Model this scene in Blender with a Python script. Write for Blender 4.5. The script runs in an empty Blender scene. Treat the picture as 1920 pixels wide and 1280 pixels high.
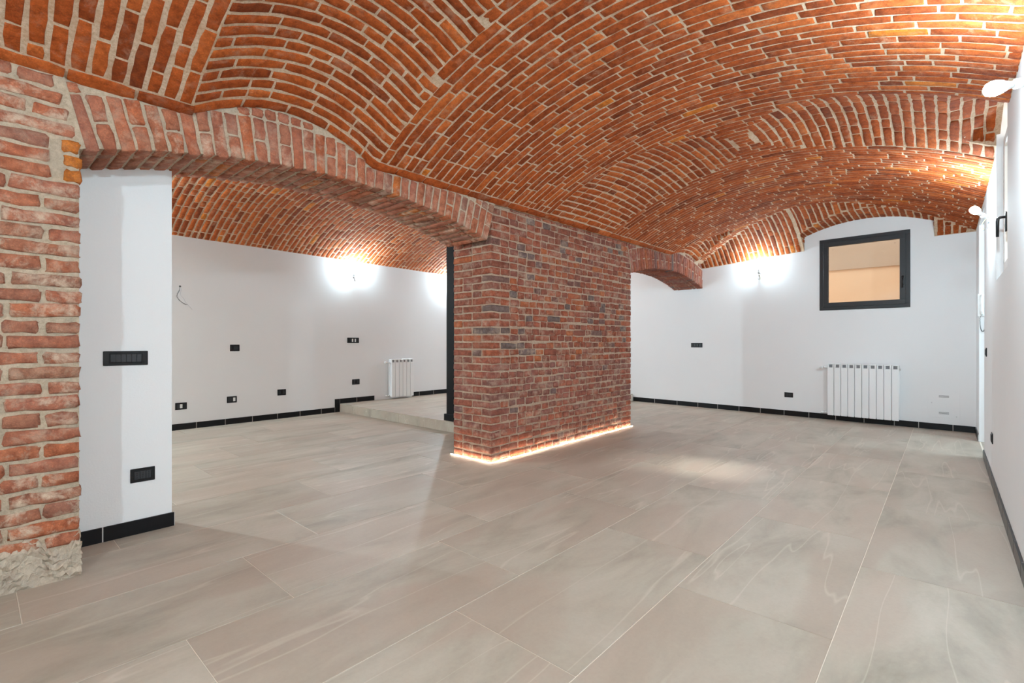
import bpy, math, random
from mathutils import Vector, Matrix

# ------------------------------------------------------------------ camera, world, exposure
sc = bpy.context.scene
COL = sc.collection
F_PX, Y_HOR, CAM_H, TH = 909.5, 642.4, 1.105, math.radians(41.858)
CT, ST = math.cos(TH), math.sin(TH)
cam_data = bpy.data.cameras.new('camera')
cam_data.sensor_width = 36.0
cam_data.lens = F_PX * 36.0 / 1920.0
cam_data.shift_y = (Y_HOR - 640.0) / 1920.0
cam_data.clip_start = 0.02
cam = bpy.data.objects.new('camera', cam_data)
COL.objects.link(cam)
cam.location = (0, 0, CAM_H)
cam.rotation_euler = (math.radians(90), 0, TH - math.radians(90))
sc.camera = cam

world = bpy.data.worlds.new('world'); sc.world = world
world.use_nodes = True
world.node_tree.nodes['Background'].inputs[0].default_value = (1.0, 0.95, 0.88, 1)
world.node_tree.nodes['Background'].inputs[1].default_value = 2.6

vs = sc.view_settings
vs.view_transform = 'Standard'; vs.look = 'None'; vs.gamma = 1.0; vs.use_curve_mapping = False
vs.exposure = 0.05
sc.cycles.max_bounces = 10; sc.cycles.diffuse_bounces = 7
sc.cycles.sample_clamp_indirect = 6.0
sc.cycles.use_denoising = True
BULB = 3600.0       # radiance of the bare bulbs
sun_data = bpy.data.lights.new('sun', 'SUN'); sun_data.energy = 4.2; sun_data.angle = math.radians(7); sun_data.color = (1.0, 0.96, 0.92)
sun = bpy.data.objects.new('sun', sun_data); COL.objects.link(sun)
sun.location = (5, -8, 9)
sun.rotation_euler = Vector((-0.22, 1.95, -2.1)).to_track_quat('-Z', 'Y').to_euler()

# ------------------------------------------------------------------ materials
def mat(name):
    m = bpy.data.materials.new(name); m.use_nodes = True
    nt = m.node_tree; b = nt.nodes['Principled BSDF']
    return m, nt, b
def N(nt, t, **kw):
    n = nt.nodes.new(t)
    for k, v in kw.items(): setattr(n, k, v)
    return n
def ramp(nt, stops, interp='LINEAR'):
    r = N(nt, 'ShaderNodeValToRGB'); cr = r.color_ramp; cr.interpolation = interp
    while len(cr.elements) < len(stops): cr.elements.new(0.5)
    for e, (p, c) in zip(cr.elements, stops): e.position = p; e.color = (*c, 1)
    return r
def noise(nt, vec, scale, detail=4, rough=0.6, dist=0.0):
    n = N(nt, 'ShaderNodeTexNoise'); n.inputs['Scale'].default_value = scale
    n.inputs['Detail'].default_value = detail; n.inputs['Roughness'].default_value = rough
    n.inputs['Distortion'].default_value = dist
    nt.links.new(vec, n.inputs['Vector']); return n
def mix(nt, a, b, fac, mode='MIX'):
    m = N(nt, 'ShaderNodeMix', data_type='RGBA', blend_type=mode)
    for s, v in ((6, a), (7, b)):
        if hasattr(v, 'links') or hasattr(v, 'is_linked'): nt.links.new(v, m.inputs[s])
        else: m.inputs[s].default_value = (*v, 1)
    if hasattr(fac, 'is_linked'): nt.links.new(fac, m.inputs[0])
    else: m.inputs[0].default_value = fac
    return m.outputs[2]
def maprange(nt, v, a, b, c=0.0, d=1.0):
    m = N(nt, 'ShaderNodeMapRange'); nt.links.new(v, m.inputs[0])
    for i, x in zip((1, 2, 3, 4), (a, b, c, d)): m.inputs[i].default_value = x
    return m.outputs[0]
def bump(nt, b, height, strength, dist):
    n = N(nt, 'ShaderNodeBump'); n.inputs['Strength'].default_value = strength
    n.inputs['Distance'].default_value = dist
    nt.links.new(height, n.inputs['Height']); nt.links.new(n.outputs[0], b.inputs['Normal'])
def flat(name, col, rough=0.5, metal=0.0, emit=None, estr=0.0, spec=0.5):
    m, nt, b = mat(name)
    b.inputs['Specular IOR Level'].default_value = spec
    b.inputs['Base Color'].default_value = (*col, 1)
    b.inputs['Roughness'].default_value = rough
    b.inputs['Metallic'].default_value = metal
    if emit:
        b.inputs['Emission Color'].default_value = (*emit, 1)
        b.inputs['Emission Strength'].default_value = estr
    return m

def brick_mat(name, stops, lime, lime_amt, lo=0.52, hi=0.72, grey=0.0):
    """fired clay: one colour per brick (attribute 'tint'), mottling, lime smears, rough relief"""
    m, nt, b = mat(name)
    at = N(nt, 'ShaderNodeAttribute', attribute_name='tint')
    sep = N(nt, 'ShaderNodeSeparateColor'); nt.links.new(at.outputs['Color'], sep.inputs[0])
    pos = N(nt, 'ShaderNodeNewGeometry').outputs['Position']
    base = ramp(nt, stops); nt.links.new(sep.outputs[0], base.inputs[0])
    n1 = noise(nt, pos, 28, 5, 0.65)
    n2 = noise(nt, pos, 140, 4, 0.7)
    dark = mix(nt, base.outputs[0], (0.52, 0.45, 0.42), maprange(nt, n1.outputs[0], 0.40, 0.66, 0, 0.9), 'MULTIPLY')
    lite = mix(nt, dark, (1.75, 1.6, 1.5), maprange(nt, n2.outputs[0], 0.48, 0.72, 0, 0.75), 'MULTIPLY')
    n3 = noise(nt, pos, 11, 6, 0.72, 0.4)
    lm = maprange(nt, n3.outputs[0], lo, hi, 0, lime_amt)
    mm = N(nt, 'ShaderNodeMath', operation='MULTIPLY'); nt.links.new(lm, mm.inputs[0]); nt.links.new(sep.outputs[1], mm.inputs[1])
    if grey:
        n4 = noise(nt, pos, 5, 3, 0.6)
        gm = N(nt, 'ShaderNodeMath', operation='MULTIPLY'); nt.links.new(sep.outputs[2], gm.inputs[0])
        nt.links.new(maprange(nt, n4.outputs[0], 0.38, 0.6, 0.2, grey), gm.inputs[1])
        lite = mix(nt, lite, (0.21, 0.115, 0.115), gm.outputs[0])
    col = mix(nt, lite, lime, mm.outputs[0])
    nt.links.new(col, b.inputs['Base Color'])
    b.inputs['Roughness'].default_value = 0.9
    b.inputs['Specular IOR Level'].default_value = 0.15
    add = N(nt, 'ShaderNodeMath', operation='ADD')
    nt.links.new(n1.outputs[0], add.inputs[0]); nt.links.new(n2.outputs[0], add.inputs[1])
    bump(nt, b, add.outputs[0], 1.0, 0.007)
    return m
M = {}
M['brick_vault'] = brick_mat('clay_vault', [(0.0, (0.21, 0.042, 0.010)), (0.35, (0.325, 0.066, 0.0135)), (0.7, (0.41, 0.090, 0.018)), (0.93, (0.50, 0.125, 0.028)), (1.0, (0.56, 0.165, 0.022))], (0.62, 0.40, 0.26), 0.45)
M['brick_wall'] = brick_mat('clay_pillar', [(0.0, (0.15, 0.115, 0.105)), (0.04, (0.17, 0.12, 0.11)), (0.07, (0.21, 0.073, 0.048)), (0.5, (0.29, 0.088, 0.050)), (0.85, (0.36, 0.105, 0.055)), (1.0, (0.41, 0.125, 0.045))], (0.52, 0.38, 0.29), 0.75, 0.48, 0.68, 0.45)
M['brick_pier'] = brick_mat('clay_pier', [(0.0, (0.34, 0.16, 0.10)), (0.4, (0.43, 0.150, 0.078)), (0.75, (0.46, 0.165, 0.090)), (0.9, (0.48, 0.125, 0.04)), (1.0, (0.58, 0.18, 0.02))], (0.66, 0.51, 0.385), 0.95, 0.47, 0.65, 0.3)

def mortar_mat(name, c0, c1, scale=60, red=None):
    m, nt, b = mat(name)
    pos = N(nt, 'ShaderNodeNewGeometry').outputs['Position']
    n1 = noise(nt, pos, scale, 6, 0.75); n2 = noise(nt, pos, 7, 4, 0.6); n3 = noise(nt, pos, 260, 3, 0.7)
    r = ramp(nt, [(0.3, c0), (0.55, c1), (0.75, tuple(min(1, x * 1.18) for x in c1))])
    nt.links.new(n1.outputs[0], r.inputs[0])
    c = mix(nt, r.outputs[0], red or c0, maprange(nt, n2.outputs[0], 0.45, 0.7, 0, 0.55))
    c = mix(nt, c, (0.35, 0.30, 0.27), maprange(nt, n3.outputs[0], 0.62, 0.78, 0, 0.7))
    nt.links.new(c, b.inputs['Base Color']); b.inputs['Roughness'].default_value = 0.95
    b.inputs['Specular IOR Level'].default_value = 0.1
    add = N(nt, 'ShaderNodeMath', operation='ADD')
    nt.links.new(n1.outputs[0], add.inputs[0]); nt.links.new(n3.outputs[0], add.inputs[1])
    bump(nt, b, add.outputs[0], 0.9, 0.008)
    return m
M['mortar_vault'] = mortar_mat('lime_mortar_vault', (0.47, 0.29, 0.17), (0.70, 0.53, 0.385), 70, (0.43, 0.20, 0.09))
M['mortar_wall'] = mortar_mat('lime_mortar_pillar', (0.34, 0.23, 0.165), (0.52, 0.39, 0.29), 60, (0.36, 0.195, 0.13))
M['mortar_pier'] = mortar_mat('lime_mortar_pier', (0.42, 0.32, 0.22), (0.62, 0.50, 0.37), 50, (0.42, 0.36, 0.29))
M['rubble'] = mortar_mat('crumbled_footing', (0.46, 0.36, 0.27), (0.68, 0.57, 0.45), 22, (0.48, 0.42, 0.36))

m, nt, b = mat('white_plaster')
pos = N(nt, 'ShaderNodeNewGeometry').outputs['Position']
n1 = noise(nt, pos, 90, 5, 0.7); n2 = noise(nt, pos, 1.6, 3, 0.5)
nt.links.new(mix(nt, (0.76, 0.76, 0.765), (0.80, 0.80, 0.80), n2.outputs[0]), b.inputs['Base Color'])
b.inputs['Roughness'].default_value = 0.85; b.inputs['Specular IOR Level'].default_value = 0.2
bump(nt, b, n1.outputs[0], 0.25, 0.003); M['plaster'] = m

m, nt, b = mat('stone_look_tile')
tc = N(nt, 'ShaderNodeTexCoord').outputs['Object']
oi = N(nt, 'ShaderNodeObjectInfo')
cmb = N(nt, 'ShaderNodeCombineXYZ')
ml = N(nt, 'ShaderNodeMath', operation='MULTIPLY'); ml.inputs[1].default_value = 57.0
nt.links.new(oi.outputs['Random'], ml.inputs[0])
nt.links.new(ml.outputs[0], cmb.inputs[0]); nt.links.new(ml.outputs[0], cmb.inputs[1])
va = N(nt, 'ShaderNodeVectorMath', operation='ADD'); nt.links.new(tc, va.inputs[0]); nt.links.new(cmb.outputs[0], va.inputs[1])
mp = N(nt, 'ShaderNodeMapping'); nt.links.new(va.outputs[0], mp.inputs[0])
mp.inputs['Rotation'].default_value = (0, 0, 0.6); mp.inputs['Scale'].default_value = (0.6, 1.5, 1)
nA = noise(nt, mp.outputs[0], 2.4, 7, 0.62, 0.45)
nB = noise(nt, va.outputs[0], 55, 5, 0.7)
nC = noise(nt, mp.outputs[0], 1.3, 2, 0.5, 0.5)
mp2 = N(nt, 'ShaderNodeMapping'); nt.links.new(va.outputs[0], mp2.inputs[0])
mp2.inputs['Rotation'].default_value = (0, 0, 0.85); mp2.inputs['Scale'].default_value = (0.16, 1.9, 1)
nD = noise(nt, mp2.outputs[0], 1.6, 3, 0.5, 0.1)
r = ramp(nt, [(0.30, (0.285, 0.245, 0.195)), (0.45, (0.37, 0.32, 0.258)), (0.55, (0.415, 0.362, 0.295)), (0.72, (0.46, 0.405, 0.335))])
nt.links.new(nA.outputs[0], r.inputs[0])
c = mix(nt, r.outputs[0], (0.39, 0.31, 0.25), maprange(nt, nC.outputs[0], 0.47, 0.56, 0, 0.65))
ab = N(nt, 'ShaderNodeMath', operation='SUBTRACT'); nt.links.new(nD.outputs[0], ab.inputs[0]); ab.inputs[1].default_value = 0.5
ab2 = N(nt, 'ShaderNodeMath', operation='ABSOLUTE'); nt.links.new(ab.outputs[0], ab2.inputs[0])
c = mix(nt, c, (0.68, 0.60, 0.51), maprange(nt, ab2.outputs[0], 0.0, 0.007, 0.26, 0))
c = mix(nt, c, (0.86, 0.85, 0.84), maprange(nt, nB.outputs[0], 0.4, 0.7, 0, 0.35), 'MULTIPLY')
hs = N(nt, 'ShaderNodeHueSaturation'); nt.links.new(c, hs.inputs['Color'])
nt.links.new(maprange(nt, oi.outputs['Random'], 0, 1, 0.93, 1.05), hs.inputs['Value'])
nt.links.new(hs.outputs[0], b.inputs['Base Color'])
b.inputs['Roughness'].default_value = 0.48; b.inputs['Specular IOR Level'].default_value = 0.35
bump(nt, b, nB.outputs[0], 0.12, 0.002); M['tile'] = m

M['grout'] = flat('floor_grout', (0.74, 0.66, 0.56), 0.9)
M['black_tile'] = flat('black_ceramic', (0.007, 0.007, 0.008), 0.28, spec=0.22)
M['grout_grey'] = flat('skirting_grout', (0.45, 0.43, 0.41), 0.9)
M['black_plastic'] = flat('black_plastic', (0.010, 0.010, 0.011), 0.38, spec=0.25)
M['dark_key'] = flat('graphite_key', (0.030, 0.032, 0.036), 0.35, spec=0.35)
M['hole'] = flat('socket_hole', (0.004, 0.004, 0.004), 0.8)
M['white_plastic'] = flat('white_plastic', (0.78, 0.78, 0.77), 0.4)
M['radiator'] = flat('radiator_enamel', (0.80, 0.80, 0.80), 0.35)
M['rad_dark'] = flat('radiator_grille_gap', (0.22, 0.22, 0.23), 0.7)
M['frame'] = flat('anthracite_frame', (0.028, 0.029, 0.031), 0.45, spec=0.3)
M['steel_black'] = flat('black_steel', (0.006, 0.006, 0.0065), 0.5, spec=0.15)
M['chrome'] = flat('satin_metal', (0.6, 0.6, 0.6), 0.3, 0.9)
M['copper'] = flat('copper_wire', (0.55, 0.30, 0.12), 0.4, 0.8)
M['cable_grey'] = flat('grey_cable', (0.12, 0.12, 0.125), 0.5)
M['cable_yellow'] = flat('earth_cable', (0.55, 0.50, 0.20), 0.5)
M['cable_blue'] = flat('pale_cable', (0.55, 0.55, 0.58), 0.5)
M['peach'] = flat('peach_render', (0.74, 0.56, 0.41), 0.9)
BULB_COL = (0.68, 0.88, 0.985)
def bulb_mat(k): return flat('lit_bulb', (1, 1, 1), 0.4, 0, BULB_COL, BULB * k)
M['led'] = flat('lit_led', (1, 1, 1), 0.5, 0, (1.0, 0.82, 0.60), 120.0)
M['beige_band'] = flat('beige_band', (0.47, 0.385, 0.315), 0.9)
M['alu'] = flat('aluminium_channel', (0.7, 0.7, 0.7), 0.4, 0.8)
m, nt, b = mat('window_glass')
nt.nodes.remove(b)
tr = N(nt, 'ShaderNodeBsdfTransparent'); gl = N(nt, 'ShaderNodeBsdfGlossy'); gl.inputs['Roughness'].default_value = 0.05
mx = N(nt, 'ShaderNodeMixShader'); mx.inputs[0].default_value = 0.06
tr.inputs[0].default_value = (0.93, 0.95, 0.94, 1)
nt.links.new(tr.outputs[0], mx.inputs[1]); nt.links.new(gl.outputs[0], mx.inputs[2])
nt.links.new(mx.outputs[0], nt.nodes['Material Output'].inputs['Surface']); M['glass'] = m

# ------------------------------------------------------------------ mesh helpers
class MB:
    def __init__(s): s.v = []; s.f = []; s.t = []; s.smooth = False
    def add(s, v, f, tint=None):
        o = len(s.v); s.v += [tuple(x) for x in v]; s.f += [tuple(i + o for i in q) for q in f]
        s.t += [tint or (0.5, 0.5, 0.5)] * len(v); return s
    def box(s, x0, x1, y0, y1, z0, z1, ch=0.0):
        if x0 > x1: x0, x1 = x1, x0
        if y0 > y1: y0, y1 = y1, y0
        if z0 > z1: z0, z1 = z1, z0
        if ch <= 0:
            v = [(x, y, z) for x in (x0, x1) for y in (y0, y1) for z in (z0, z1)]
            return s.add(v, [(0, 1, 3, 2), (4, 6, 7, 5), (0, 4, 5, 1), (2, 3, 7, 6), (0, 2, 6, 4), (1, 5, 7, 3)])
        X, Y, Z = (x0, x1), (y0, y1), (z0, z1); v = []; idx = {}
        for i in (0, 1):
            for j in (0, 1):
                for k in (0, 1):
                    sx, sy, sz = (ch, -ch)[i], (ch, -ch)[j], (ch, -ch)[k]
                    idx[i, j, k, 0] = len(v); v.append((X[i], Y[j] + sy, Z[k] + sz))
                    idx[i, j, k, 1] = len(v); v.append((X[i] + sx, Y[j], Z[k] + sz))
                    idx[i, j, k, 2] = len(v); v.append((X[i] + sx, Y[j] + sy, Z[k]))
        f = []
        for i in (0, 1):
            q = [idx[i, j, k, 0] for j, k in ((0, 0), (1, 0), (1, 1), (0, 1))]; f.append(q if i else q[::-1])
            q = [idx[j, i, k, 1] for j, k in ((0, 0), (1, 0), (1, 1), (0, 1))]; f.append(q[::-1] if i else q)
            q = [idx[j, k, i, 2] for j, k in ((0, 0), (1, 0), (1, 1), (0, 1))]; f.append(q if i else q[::-1])
        for j in (0, 1):
            for k in (0, 1):
                q = [idx[0, j, k, 1], idx[1, j, k, 1], idx[1, j, k, 2], idx[0, j, k, 2]]; f.append(q if (j ^ k) else q[::-1])
                q = [idx[j, 0, k, 0], idx[j, 1, k, 0], idx[j, 1, k, 2], idx[j, 0, k, 2]]; f.append(q[::-1] if (j ^ k) else q)
                q = [idx[j, k, 0, 0], idx[j, k, 1, 0], idx[j, k, 1, 1], idx[j, k, 0, 1]]; f.append(q if (j ^ k) else q[::-1])
                for i in (0, 1):
                    t = [idx[i, j, k, 0], idx[i, j, k, 1], idx[i, j, k, 2]]; f.append(t[::-1] if (i ^ j ^ k) else t)
        return s.add(v, f)
    def tube(s, pts, r, n=8, cap=True):
        pts = [Vector(p) for p in pts]; v = []; f = []; up = Vector((0, 0, 1))
        rs = r if isinstance(r, (list, tuple)) else [r] * len(pts)
        prev = None
        for i, p in enumerate(pts):
            d = (pts[min(i + 1, len(pts) - 1)] - pts[max(i - 1, 0)])
            if d.length < 1e-9: d = Vector((0, 0, 1))
            d.normalize()
            a = prev if prev is not None else (up if abs(d.z) < 0.9 else Vector((1, 0, 0)))
            e1 = a - d * a.dot(d)
            if e1.length < 1e-6: e1 = Vector((1, 0, 0)) - d * d.x
            e1.normalize(); e2 = d.cross(e1); prev = e1
            for k in range(n):
                t = 2 * math.pi * k / n
                v.append(p + (e1 * math.cos(t) + e2 * math.sin(t)) * rs[i])
        for i in range(len(pts) - 1):
            for k in range(n):
                f.append((i * n + k, i * n + (k + 1) % n, (i + 1) * n + (k + 1) % n, (i + 1) * n + k))
        if cap:
            f.append(tuple(range(n - 1, -1, -1))); f.append(tuple((len(pts) - 1) * n + k for k in range(n)))
        s.smooth = True
        return s.add(v, f)
    def lathe(s, prof, origin, axis, n=16):
        """prof: list of (radius, distance along axis)"""
        ax = Vector(axis).normalized(); o = Vector(origin)
        return s.tube([o + ax * h for r, h in prof], [max(r, 1e-4) for r, h in prof], n)
    def poly_extrude(s, loop, h0, h1, plane='xz'):
        """closed loop of (a, b) extruded; plane xz extrudes along y, yz along x, xy along z"""
        n = len(loop)
        def P(a, b, h): return {'xz': (a, h, b), 'yz': (h, a, b), 'xy': (a, b, h)}[plane]
        v = [P(a, b, h0) for a, b in loop] + [P(a, b, h1) for a, b in loop]
        f = [tuple(range(n)), tuple(range(2 * n - 1, n - 1, -1))]
        f += [(i, (i + 1) % n, n + (i + 1) % n, n + i) for i in range(n)]
        return s.add(v, f)
    def build(s, name, material, parent=None, tint=False, smooth=None):
        me = bpy.data.meshes.new(name)
        me.from_pydata(s.v, [], s.f)
        if tint:
            a = me.attributes.new('tint', 'FLOAT_COLOR', 'POINT')
            buf = []
            for t in s.t: buf += [t[0], t[1], t[2], 1.0]
            a.data.foreach_set('color', buf)
        if s.smooth if smooth is None else smooth:
            me.polygons.foreach_set('use_smooth', [True] * len(me.polygons))
        me.materials.append(M[material] if isinstance(material, str) else material)
        me.update()
        o = bpy.data.objects.new(name, me); COL.objects.link(o)
        if parent: o.parent = parent
        return o
def recalc(o):
    import bmesh
    bm = bmesh.new(); bm.from_mesh(o.data); bmesh.ops.recalc_face_normals(bm, faces=bm.faces); bm.to_mesh(o.data); bm.free()
    return o
def tag(o, label, cat=None, group=None, kind=None):
    o['label'] = label
    if cat: o['category'] = cat
    if group: o['group'] = group
    if kind: o['kind'] = kind
    return o
def empty(name, loc=(0, 0, 0), rz=0.0):
    o = bpy.data.objects.new(name, None); COL.objects.link(o)
    o.empty_display_size = 0.05
    o.location = loc; o.rotation_euler = (0, 0, rz); return o
def project(p):
    x, y, z = p[0], p[1], p[2] - CAM_H
    d = x * CT + y * ST; r = x * ST - y * CT
    if d < 0.05: return None
    return 960 + F_PX * r / d, Y_HOR - F_PX * z / d, d

# --- bricks -------------------------------------------------------
def plate_brick(mapf, a0, a1, b0, b1, proud, rng, jit=0.003, seg=0.055, sink=0.012):
    """pillow-edged brick face on a mapped surface. mapf(a, b, h) -> xyz, h towards the room"""
    nx = max(2, int(round((a1 - a0) / seg)))
    top = []; bot = []
    for i in range(nx + 1):
        t = i / nx
        e = 0.003 if i in (0, nx) else 0.0
        top.append((a0 + (a1 - a0) * t + rng.uniform(-jit, jit), b1 - e + rng.uniform(-jit, jit)))
        bot.append((a0 + (a1 - a0) * t + rng.uniform(-jit, jit), b0 + e + rng.uniform(-jit, jit)))
    loop = bot + top[::-1]; n = len(loop)
    ca, cb = (a0 + a1) / 2, (b0 + b1) / 2
    ins = min(0.0035, (b1 - b0) * 0.15)
    tilt = rng.uniform(-0.0008, 0.0008); lift = rng.uniform(-0.0006, 0.0006)
    v = [mapf(a, b, -sink) for a, b in loop]
    v += [mapf(a, b, proud - 0.0028 + lift) for a, b in loop]
    for a, b in loop:
        aa = a + (ins if a < ca else -ins) if abs(a - ca) > (a1 - a0) * 0.5 - 0.02 else a
        bb = b + (ins if b < cb else -ins)
        v.append(mapf(aa, bb, proud + lift + tilt * (a - ca) / (a1 - a0) * 2 + rng.uniform(-0.0006, 0.0006)))
    f = []
    for k in range(n):
        k2 = (k + 1) % n
        f.append((k, k2, n + k2, n + k)); f.append((n + k, n + k2, 2 * n + k2, 2 * n + k))
    for i in range(nx):
        f.append((2 * n + i, 2 * n + i + 1, 2 * n + n - 2 - i, 2 * n + n - 1 - i))
    return v, f
def block_brick(mapf, rng, ch=0.006, jit=0.0025, dims=(0.25, 0.1, 0.056), segs=2):
    """rough chamfered block; mapf(u, v, w) maps the unit cube to space, dims its real size"""
    cu, cv, cw = (min(0.3, ch / max(d, 1e-3)) for d in dims)
    ring = [(0, cw), (0, 1 - cw), (cv, 1), (1 - cv, 1), (1, 1 - cw), (1, cw), (1 - cv, 0), (cv, 0)]
    us = [0.0] + [cu + (1 - 2 * cu) * i / segs for i in range(segs + 1)] + [1.0]
    v = []; ju, jv, jw = (jit / max(d, 1e-3) for d in dims)
    for i, u in enumerate(us):
        for a, b in ring:
            if i in (0, len(us) - 1):
                a = cv + a * (1 - 2 * cv); b = cw + b * (1 - 2 * cw)
            v.append(mapf(u + rng.uniform(-ju, ju), a + rng.uniform(-jv, jv) * 0.3, b + rng.uniform(-jw, jw)))
    f = []
    for i in range(len(us) - 1):
        for k in range(8):
            f.append((i * 8 + k, (i + 1) * 8 + k, (i + 1) * 8 + (k + 1) % 8, i * 8 + (k + 1) % 8))
    f.append(tuple(range(8))); f.append(tuple((len(us) - 1) * 8 + k for k in range(7, -1, -1)))
    return v, f
def rand_tint(rng): return (rng.random(), rng.random(), rng.random())
def place_bricks(items, parent, material, most=300, seen=None):
    """items: (verts, faces, tint). The ones that show largest become objects, the rest one joined part."""
    scored = []
    for it in items:
        vs_ = it[0]; n = len(vs_)
        c = [sum(p[k] for p in vs_) / n for k in range(3)]
        pr = project(c); s_ = 0.0
        if pr and -10 < pr[0] < 1930 and -10 < pr[1] < 1290 and (seen is None or seen(c)):
            q = [project(p) for p in vs_]; q = [p for p in q if p]
            if q:
                s_ = (max(p[0] for p in q) - min(p[0] for p in q)) * (max(p[1] for p in q) - min(p[1] for p in q))
        scored.append((s_, it, c))
    scored.sort(key=lambda x: -x[0])
    own = [x for x in scored if x[0] > 0][:most]; ids = set(id(x) for x in own)
    rest = [x for x in scored if id(x) not in ids]
    for s_, it, c in own:
        mb = MB(); mb.add([(p[0] - c[0], p[1] - c[1], p[2] - c[2]) for p in it[0]], it[1], it[2]); mb.smooth = True
        o = mb.build('brick', material, parent, tint=True); o.location = c
    if rest:
        mb = MB(); mb.smooth = True
        for s_, it, c in rest: mb.add(it[0], it[1], it[2])
        o = mb.build('brickwork', material, parent, tint=True); o['kind'] = 'stuff'
    return len(own), len(rest)

# ------------------------------------------------------------------ room dimensions (metres)
YR, YL = -0.27, 3.10                 # plaster wall on the right, arcade face on the left
YARC1 = 3.62                         # far face of the arcade
YB = 7.25                            # back wall of the second room
XN = -2.6                            # wall behind the viewer
def XF(y): return 8.216 + 0.045 * y  # far wall, slightly out of square
FAR_ROT = math.radians(90) - math.atan(0.045)
ZTOP = 3.35
PLAT_X, PLAT_Y, PLAT_Z = 3.95, 4.45, 0.13
PIER_X, PIER_Y = 0.35, 3.08
PIL_X0, PIL_X1, PIL_Y0, PIL_Y1 = 3.205, 5.86, 3.13, 3.65
WIN1 = (0.354, 1.38, 1.573, 2.595)   # far window: y0 y1 z0 z1
WIN2 = (4.12, 4.98, 1.56, 2.60)      # window niche in the right wall: x0 x1 z0 z1
DOOR = (6.50, 7.53, 2.42)

# main vault surface
VA = (YL - YR) / 2; VM = (YL + YR) / 2; VRISE = 0.455
VR = (VA * VA + VRISE * VRISE) / (2 * VRISE); VPHI = math.asin(VA / VR); VS = 2 * VPHI * VR
def zspring_left(x): return 2.343 + 0.0125 * x
ZSR = 2.475
LUN = [  # centre x, half width, wall (+1 arcade, -1 plaster), rise at the wall
    (1.37, 0.56, 1, 0.185), (4.60, 0.61, 1, 0.0), (7.55, 0.5, 1, 0.09),
    (1.37, 0.56, -1, 0.12), (4.56, 0.60, -1, 0.12)]
LTIP = 1.70
def lun_q(l, y): return (YL - y) / LTIP if l[2] > 0 else (y - YR) / (LTIP - 0.14)
def lun_w(l, y):
    q = lun_q(l, y)
    if q < -0.01 or q >= 1: return 0.0
    if l[0] > 7:
        return l[1] * max(0.0, 1 - q / 0.45)
    w = l[1] * (1 - max(q, 0) ** 5) ** 0.6
    return w if w > 0.09 else 0.0
def zb(x, y):
    v = (y - YR) / (YL - YR)
    g = math.sqrt(max(VR * VR - (y - VM) ** 2, 0)) - (VR - VRISE)
    return ZSR + (zspring_left(x) - ZSR) * v + g
def zbump(x, y):
    z = 0.0
    for l in LUN:
        if abs(x - l[0]) < l[1]:
            w = lun_w(l, y)
            if w > 0.02 and abs(x - l[0]) < w:
                q = max(lun_q(l, y), 0)
                a = l[3] * (1 - q) + 0.05 * math.sin(math.pi * min(q, 1))
                z = max(z, a * (1 - ((x - l[0]) / w) ** 2))
    return z
def zend(x, y):
    a = 1.30; dx = XF(y) - x
    if dx > a: return 9.0
    zf = 2.365 + 0.1 * min(1, max(0, (3.1 - y) / 1.5)); re = 2.93 - zf; R = (a * a + re * re) / (2 * re)
    return zf + math.sqrt(max(R * R - (a - dx) ** 2, 0)) - (R - re)
WL = (0.117, 1.577)
def zwinlun(y):
    u = (y - (WL[0] + WL[1]) / 2) / ((WL[1] - WL[0]) / 2)
    return 2.672 + 0.15 * (1 - u * u)
def znich(x):
    u = (x - 4.55) / 0.46
    return 2.60 + 0.14 * (1 - u * u)
def region(x, y):
    if zend(x, y) < zb(x, y) + zbump(x, y):
        if WL[0] < y < WL[1] and zend(x, y) < zwinlun(y): return 'win'
        return 'end'
    for i, l in enumerate(LUN):
        if abs(x - l[0]) < lun_w(l, y): return i
    return 'band'
def zc(x, y):
    z = min(zb(x, y) + zbump(x, y), zend(x, y))
    if WL[0] < y < WL[1] and x > 7: z = max(z, min(zb(x, y), zwinlun(y)))
    if abs(x - 4.55) < 0.44 and y < 0.3: z = max(z, min(zb(4.55, 0.5) + 0.1, znich(x)))
    return z
def normal_of(fn, x, y):
    e = 0.012
    gx = (fn(x + e, y) - fn(x - e, y)) / (2 * e); gy = (fn(x, y + e) - fn(x, y - e)) / (2 * e)
    gx = max(-1.5, min(1.5, gx)); gy = max(-1.5, min(1.5, gy))
    return Vector((gx, gy, -1)).normalized()
def y_of_s(s): return VM + VR * math.sin(VPHI - s / VR)     # s = 0 at the arcade

# ------------------------------------------------------------------ main vault
def shell(name, fn, xs, ys, thick, material):
    mb = MB(); nx, ny = len(xs), len(ys); v = []
    for x in xs:
        for y in ys:
            xx = min(x, XF(y) + 0.02)
            v.append((xx, y, fn(xx, y)))
    f = [(i * ny + j, i * ny + j + 1, (i + 1) * ny + j + 1, (i + 1) * ny + j) for i in range(nx - 1) for j in range(ny - 1)]
    mb.add(v, f); mb.smooth = False
    o = mb.build(name, material)
    md = o.modifiers.new('thickness', 'SOLIDIFY'); md.thickness = thick; md.offset = -1.0
    return o
def frange(a, b, st):
    n = int(round((b - a) / st)); return [a + (b - a) * i / n for i in range(n + 1)]
xs = sorted(set([round(x, 4) for x in frange(XN, 8.40, 0.05)] + [4.109, 4.111, 4.989, 4.991]))
ys = sorted(set([round(y_of_s(VS * i / 72), 4) for i in range(73)] + [WL[0] - .001, WL[0] + .001, WL[1] - .001, WL[1] + .001]))
ys[0], ys[-1] = YR - 0.02, YL + 0.02
def zc_safe(x, y): return zc(x, min(max(y, YR), YL)) 
ceiling = shell('ceiling', lambda x, y: zc_safe(x, y) + 0.001, xs, ys, 0.12, 'mortar_vault')
tag(ceiling, 'low segmental brick vault with lunettes over the main room', kind='structure')

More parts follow.
